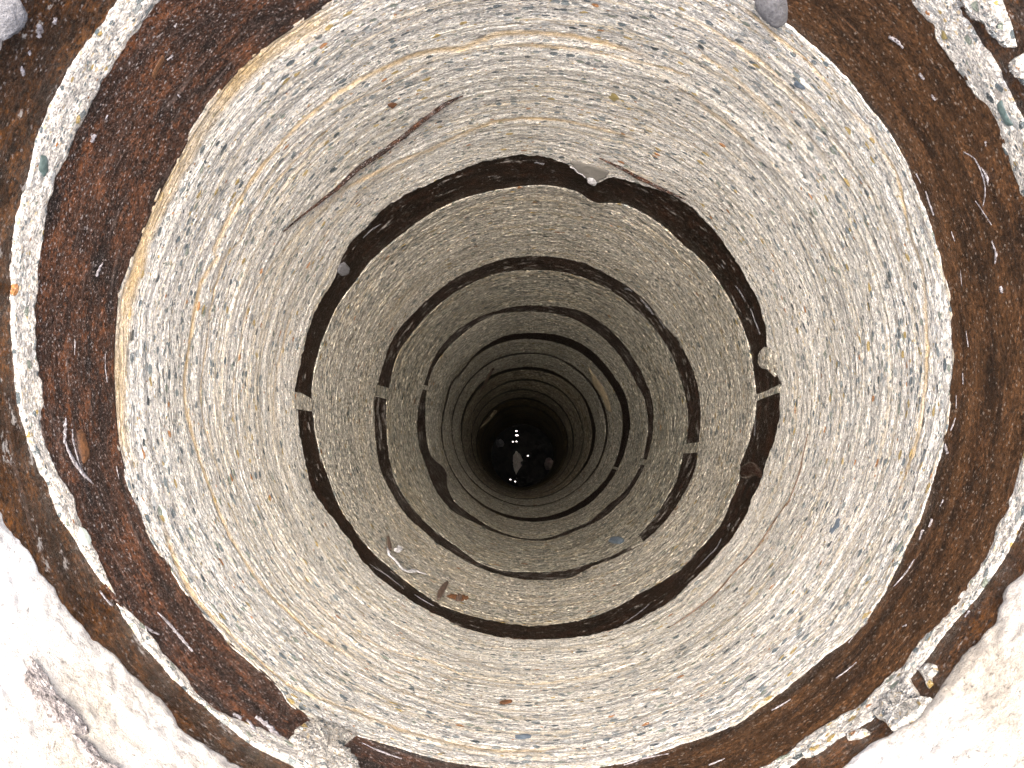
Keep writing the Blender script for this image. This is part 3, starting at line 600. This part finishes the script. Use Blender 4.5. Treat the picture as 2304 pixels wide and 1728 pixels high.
for pts, lab in (((P(752,0,[(1700,600),(1735,570),(1790,610),(1740,635)])), "olive pebble set in the widest pale ring at upper right of centre"),
                 ((P(752,0,[(320,650),(375,628),(398,640),(360,680)])), "rust-orange pebble above the long rusty rod"),
                 ((P(1504,1128,[(995,215),(1010,150),(1060,95),(1085,105),(1070,160),(1030,210)])), "large slate-grey pebble in the widest pale ring at lower right"),
                 ((P(752,1128,[(1110,1460),(1190,1448),(1245,1462),(1230,1480),(1130,1482)])), "long slate-grey pebble near the bottom edge of the view"),
                 ((P(1504,0,[(770,510),(800,495),(860,530),(855,560),(800,545)])), "bluish pebble in the widest pale ring near the brown band, upper right"),
                 ((P(752,1128,[(1020,1250),(1060,1240),(1110,1235),(1105,1255),(1040,1265)])), "orange-tan pebble in the pale ring at bottom centre"),
                 ((P(1504,0,[(1700,235),(1705,190),(1722,178),(1738,200),(1740,240),(1720,250)])), "olive leaf-shaped pebble in the thin strip, upper right"),
                 ((P(1504,0,[(2040,650),(2070,620),(2110,700),(2150,780),(2110,790),(2070,720)])), "dark green pebble in the thin strip at the right edge"),
                 ((P(0,0,[(235,1060),(250,960),(290,965),(300,1060),(270,1110)])), "dark green pebble in the thin strip at the left edge"),
                 ((P(0,1128,[(470,200),(480,150),(530,170),(572,250),(545,300),(500,250)])), "pale green pebble in the thin strip at lower left")):
    mt = {"olive": plain("olive_pebble", (.14, .11, .04), (.24, .20, .09), .4, 260, .0006), "rust": M_ORANGE, "orange": M_ORANGE,
          "dark": plain("green_pebble", (.035, .055, .05), (.10, .14, .13), .4, 260, .0006), "pale": plain("pale_green_pebble", (.36, .40, .34), (.56, .60, .52), .4, 260, .0006)}.get(lab.split()[0].split('-')[0], M_STONE_D)
    thing(lump("pebble", pts, mt, .0016, seed=len(lab), rough=.1, sink=.002, base_r=R + .0006), lab, "pebble", "pebbles set in the concrete")

# scratches, scrapes and crusts that belong to the bands
def scrape(parent, pts, w, mat=M_SCRAPE, seed=0, base_r=R + .0005, flat=.5):
    w *= .75; rr = [w * (.35 + .65 * math.sin(math.pi * (i + .3) / (len(pts) - .4))) * random.uniform(.6, 1.3) for i in range(len(pts))]
    return rod("scrape", pts, rr, mat, lift=.0, seed=seed, flat=flat, parent=parent, base_r=base_r, bumpy=.6, n=8)
Q3 = lambda p_: P(1504, 0, p_); Q4 = lambda p_: P(0, 564, p_); Q7 = lambda p_: P(0, 1128, p_); Q9 = lambda p_: P(1504, 1128, p_); Q6 = lambda p_: P(1504, 564, p_)
SC = [(Q3([(1835,945),(1900,980),(1945,1060),(1968,1150),(1970,1220),(1955,1285)]), .0011), (Q3([(1945,1040),(1985,1110),(1985,1150)]), .0016),
      (Q3([(1910,1250),(1945,1300),(1990,1370),(2010,1400)]), .0011), (Q3([(1560,460),(1590,495)]), .0022), (Q3([(1635,590),(1660,625)]), .0020),
      (Q3([(1370,230),(1420,255),(1460,300)]), .0020), (Q3([(1970,880),(1975,910)]), .0012), (Q3([(2010,1500),(2040,1580),(2030,1640)]), .0018),
      (Q3([(1600,1190),(1620,1260),(1650,1340)]), .0016), (Q3([(1760,1440),(1780,1500)]), .0010), (Q3([(1540,1080),(1570,1140)]), .0012),
      (Q6([(2065,225),(2075,265)]), .0030), (Q6([(1815,120),(1825,220)]), .0007), (Q6([(1850,500),(1865,600)]), .0008), (Q6([(1790,900),(1790,980)]), .0012),
      (Q6([(1830,760),(1832,830)]), .0009), (Q6([(1720,1210),(1735,1260)]), .0018), (Q6([(1785,1040),(1755,1120)]), .0014), (Q6([(1690,1590),(1710,1550)]), .0012),
      (Q9([(1640,110),(1620,160)]), .0022), (Q9([(1580,180),(1560,240)]), .0020), (Q9([(1530,360),(1480,440),(1400,530)]), .0012), (Q9([(1240,750),(1180,800),(1120,880)]), .0010),
      (Q9([(1170,1000),(1100,1060),(1040,1100)]), .0009), (Q9([(760,1230),(700,1270),(640,1300)]), .0012), (Q9([(1480,770),(1455,780)]), .0012), (Q9([(350,1600),(250,1640)]), .0012),
      (Q4([(410,1040),(405,1120),(400,1200)]), .0022), (Q4([(400,1150),(420,1240),(470,1330),(520,1390),(580,1450)]), .0018), (Q4([(450,1110),(455,1180),(475,1260),(500,1340),(530,1400)]), .0014),
      (Q4([(640,75),(620,110),(600,160)]), .0022), (Q4([(655,640),(655,740),(668,820)]), .0010), (Q4([(468,560),(465,650)]), .0010), (Q4([(725,1340),(740,1420)]), .0010),
      (P(0,0,[(590,835),(570,885)]), .0026), (P(0,0,[(1075,345),(1040,375)]), .0016), (P(0,0,[(670,715),(655,745)]), .0014), (P(0,0,[(1100,145),(1085,170)]), .0010), (P(0,0,[(1105,590),(1120,605)]), .0016),
      (Q7([(980,690),(1050,760),(1120,840),(1200,935)]), .0024), (Q7([(900,780),(990,830)]), .0028), (Q7([(1590,1340),(1660,1390),(1740,1470)]), .0045),
      (Q7([(1540,1360),(1600,1440),(1650,1480)]), .0020), (Q7([(1450,1320),(1500,1350)]), .0028),
      (P(752,1128,[(170,1500),(300,1560),(420,1600)]), .0012), (P(752,1128,[(1800,1640),(1950,1590),(2080,1570)]), .0012)]
for i, (p_, w_) in enumerate(SC): scrape(b1, p_, w_, seed=900 + i)
for i, (p_, w_) in enumerate([(Q4([(480,1120),(510,1110),(545,1200),(560,1290),(520,1330),(490,1240)]), .0016), (P(0,0,[(940,470),(1010,340),(1030,360),(960,500)]), .0004)]):
    lump("rust_scab", p_, M_ORANGE, w_, seed=950 + i, parent=b1, base_r=R + .0008, sink=.003)
for i, (p_, w_) in enumerate([(Q7([(620,555),(660,610),(700,650)]), .0020), (P(0,0,[(235,160),(255,195),(235,235)]), .0042), (P(0,0,[(345,110),(335,150)]), .0030), (P(0,0,[(130,420),(150,470)]), .0034), (P(0,0,[(180,320),(190,340)]), .002),
                              (Q9([(1870,680),(1845,720)]), .002)]):
    scrape(b0, p_, w_, seed=960 + i, base_r=R + .0022)
# concrete crusts left on the outermost band, upper right and lower right
for i, (p_, h_) in enumerate([(Q3([(1850,0),(1800,-80),(2050,-80),(2090,30),(2130,130),(2170,290),(2150,300),(2100,250),(2040,200),(2010,120),(1940,90),(1880,60)]), .0052),
                              (Q3([(2150,360),(2212,330),(2290,500),(2260,520),(2200,460),(2160,420)]), .005), (Q3([(1790,30),(1800,-40),(1840,-20),(1840,40)]), .003),
                              (Q9([(1560,1060),(1620,1010),(1670,1020),(1680,1060),(1640,1100),(1650,1140),(1620,1170),(1600,1110)]), .003),
                              (Q9([(1110,1475),(1180,1435),(1250,1430),(1260,1450),(1180,1480),(1120,1490)]), .003),
                              (Q9([(830,1575),(900,1545),(930,1550),(900,1590),(850,1600)]), .003)]):
    lump("concrete_crust", p_, M_ROUGH, h_, seed=970 + i, parent=b0, base_r=R + .0026, rough=.3, sink=.002, pw=.25, n=9)
for i, (p_, w_) in enumerate([(P(1504,564,[(420,220),(450,260),(480,320)]), .0030), (P(1504,564,[(510,360),(540,440),(570,520)]), .0035), (P(1504,564,[(325,80),(345,110)]), .002),
                              (P(1504,1128,[(330,230),(300,290),(240,350),(180,410)]), .0016), (P(1504,1128,[(385,140),(370,155)]), .003), (P(752,1128,[(220,390),(330,460),(430,540)]), .0020), (P(752,1128,[(500,580),(560,620),(620,650)]), .0024),
                              (P(752,1128,[(1800,760),(1900,690),(1960,640)]), .0022), (P(752,0,[(1250,1010),(1300,1020)]), .004), (P(752,0,[(180,1480),(230,1430),(290,1395)]), .0020), (P(1504,564,[(540,1050),(535,1150)]), .002)]):
    scrape(b2, p_, w_, mat=M_STONE, seed=980 + i, base_r=R + .0009)
for i, (p_, w_) in enumerate([(P(752,564,[(1910,300),(1950,340),(1985,390)]), .010), (P(752,564,[(2020,420),(2060,480)]), .008), (P(752,564,[(1815,235),(1845,240)]), .008)]):
    scrape(b3, p_, w_, mat=M_STONE, seed=995 + i, base_r=R + .0026)
# broad worn scars on the sunlit collar
for i, p_ in enumerate([Q7([(110,1060),(190,960),(270,1060),(330,1200),(500,1350),(560,1440),(470,1450),(330,1380),(190,1220)]), Q7([(430,1440),(560,1500),(700,1659),(820,1720),(600,1720),(520,1560)])]):
    lump("worn_scar", p_, M_SCAR, .0022, seed=1010 + i, parent=collar, rough=.3, sink=.004, base_r=lambda t, z: R + .42 * np.maximum(ZO(t) - z, 0) ** 2 / (np.maximum(ZO(t) - z, 0) + .06), n=12)

# ------------------------------------------------------------------ bottom of the bore
s = NT("murky_water"); Pn = s.geo(); n_ = s.noise(Pn, 14, 3, .6)
s.l(s.ramp(n_, [(.4, (.002, .002, .002)), (.7, (.006, .005, .004))]), s.b.inputs["Base Color"]); s.b.inputs["Roughness"].default_value = .3
s.b.inputs["Specular IOR Level"].default_value = .08; s.bump(n_, .8, .03); M_WATER = s.m
def disc(name, z, rad, mat, rows=10, n=96, amp=0.0):
    bx, by = bend(z); a = np.linspace(0, 2 * np.pi, n, endpoint=False); co = []
    for i in range(rows):
        r_ = rad * (1 - i / (rows - 1) * .995)
        co.append(np.stack([bx + r_ * np.cos(a), by + r_ * np.sin(a), np.full(n, -z)], -1))
    return grid_mesh(name, np.array(co), mat, False)
tag(disc("water", 9.55, R + .06, M_WATER), "still black water at the bottom of the bore", None, None, "structure")
def floor_pt(px, z):
    d = QM @ np.array([px[0] - W0 / 2, -(px[1] - H0 / 2), -FPX]); t = z / -d[2]; return np.array([CAM.x + t * d[0], CAM.y + t * d[1], -z])
def boulder(name, pts, z, h, mat, seed, label, cat):
    rg = np.random.default_rng(seed); B = np.array([floor_pt(p, z) for p in pts]); m = len(B); n = 6
    Pp = np.array([B[i] * (1 - k / n) + B[(i + 1) % m] * (k / n) for i in range(m) for k in range(n)])
    Pp = .5 * Pp + .25 * (np.roll(Pp, 1, 0) + np.roll(Pp, -1, 0)); c = Pp.mean(0); rows = []
    for i in range(10):
        s_ = 1 - i / 9 * .97; q2 = c + (Pp - c) * s_; q2 = q2 + rg.uniform(-1, 1, q2.shape) * .004
        q2[:, 2] = -z - .03 + (h + .03) * (1 - s_ ** 2.2) ** .5 + rg.uniform(-1, 1, len(q2)) * .006 * (i > 0); rows.append(q2)
    return tag(grid_mesh(name, np.array(rows), mat, False), label, cat)
M_GLINT = plain("mirror_glint", (.02, .02, .02), (.05, .05, .05), .06, 40, .0002, 1.0); M_GLINT.node_tree.nodes["Principled BSDF"].inputs["Metallic"].default_value = 1.0  # mirror metal for the added glint chips
M_GLINT.node_tree.nodes["Color Ramp"].color_ramp.elements[0].color = (.10, .10, .10, 1); M_GLINT.node_tree.nodes["Color Ramp"].color_ramp.elements[1].color = (.22, .22, .22, 1)
Z7 = lambda pts: [(1040 + x * .11754, 920 + y * .11754) for x, y in pts]
boulder("pale_stone", Z7([(1030,800),(1070,850),(1120,880),(1135,930),(1165,985),(1110,1020),(1140,1080),(1110,1130),(1060,1200),(1030,1260),(1000,1180),(980,1100),(965,1000),(975,880)]), 9.5, .08, M_PALE, 5, "jagged pale stone lying in the black water at the bottom", "stone")
boulder("dim_stone", Z7([(1600,950),(1680,930),(1740,1000),(1750,1080),(1700,1180),(1610,1170),(1570,1080)]), 9.5, .06, plain("dim_stone_mat", (.10, .08, .07), (.28, .22, .20), .5, 50, .004), 6, "dim pinkish stone in the water, right of the pale one", "stone")
boulder("dark_stone", Z7([(660,600),(740,570),(800,640),(790,720),(700,730),(640,670)]), 9.5, .06, M_STONE, 8, "dark stone in the water, upper left of the pale one", "stone")

for i, (x, y, sz, lab) in enumerate(((1035, 425, .030, "upper of the mirror chips added as glints above the pale stone"), (1045, 505, .040, "brightest mirror chip added as a glint, just above the pale stone"),
        (970, 628, .020, "small mirror glint chip right on top of the pale stone, left one"), (1040, 622, .020, "small mirror glint chip right on top of the pale stone, right one"),
        (1260, 895, .022, "mirror glint chip to the right of the pale stone"), (920, 1350, .024, "mirror glint chip below the pale stone, left one"), (1015, 1390, .022, "mirror glint chip below the pale stone, right one"),
        (600, 228, .018, "lone mirror glint chip up and left, near the pale stick"))):
    ctr = floor_pt(Z7([(x, y)])[0], 9.4); nrm = np.array(CAM) - ctr; nrm /= np.linalg.norm(nrm); rg = np.random.default_rng(i + 60)
    u_ = np.cross(nrm, [0, 1, 0]); u_ /= np.linalg.norm(u_); v_2 = np.cross(nrm, u_); aa = np.linspace(0, 2 * np.pi, 10, endpoint=False); k_ = 1 + .3 * rg.uniform(-1, 1, 10)
    rows_ = [ctr + nrm * hh + np.outer(np.cos(aa) * k_ * sz * ss * .32, u_) + np.outer(np.sin(aa) * k_ * sz * ss * .15, v_2) for ss, hh in ((.02, -.03), (.7, -.02), (1, -.004), (.85, 0), (.02, 0))]
    tag(grid_mesh("glint_chip", np.array(rows_)[::-1], M_GLINT, False, smooth=False), lab, "pebble", "mirror chips standing in for glints near the water")  # flat metal chips turned to the camera, added to make glints

# ------------------------------------------------------------------ ground round the mouth, with the earth shaft below it
s = NT("gravelly_ground"); Pn = s.geo(); n1 = s.noise(Pn, 3, 5, .65); n2 = s.noise(Pn, 70, 4, .7); v_ = s.vor(Pn, 60)
c_ = s.mix(s.ramp(n1, [(.35, 0.0), (.65, 1.0)]), (.22, .185, .14), (.34, .31, .26)); c_ = s.mix(.45, c_, s.ramp(s.sep(v_.outputs["Color"])[0], [(0, .12), (1, .42)]))
s.l(c_, s.b.inputs["Base Color"]); s.b.inputs["Roughness"].default_value = .9; s.bump(s.math('ADD', n2, v_.outputs["Distance"]), .8, .01); M_GROUND = s.m
a = np.linspace(0, 2 * np.pi, 128, endpoint=False); rows = []
for r_ in (3000, 900, 250, 70, 20, 8, 4, 2.4, 1.6, 1.1, .8, .72, .66):
    zz = GROUND_Z + .006 * vn(a, a * 0 + r_, 24, 1, int(r_ * 10)) * min(1, r_)
    rows.append(np.stack([r_ * np.cos(a), r_ * np.sin(a), zz], -1))
rows.append(np.stack([.66 * np.cos(a), .66 * np.sin(a), np.full(128, -.56)], -1))
for z_ in (.6, 2.0, 4.0, 6.0, 8.0, 10.2):
    bx, by = bend(z_); rows.append(np.stack([bx + .47 * np.cos(a), by + .47 * np.sin(a), np.full(128, -z_)], -1))
rows.append(np.stack([bx + .002 * np.cos(a), by + .002 * np.sin(a), np.full(128, -10.2)], -1))
tag(grid_mesh("ground", np.array(rows), M_GROUND, False, origin=(0, 0, GROUND_Z)), "gravelly earth ground around the mouth of the bore", None, None, "structure")

for o in scene.objects:
    if "_o" in o: del o["_o"]
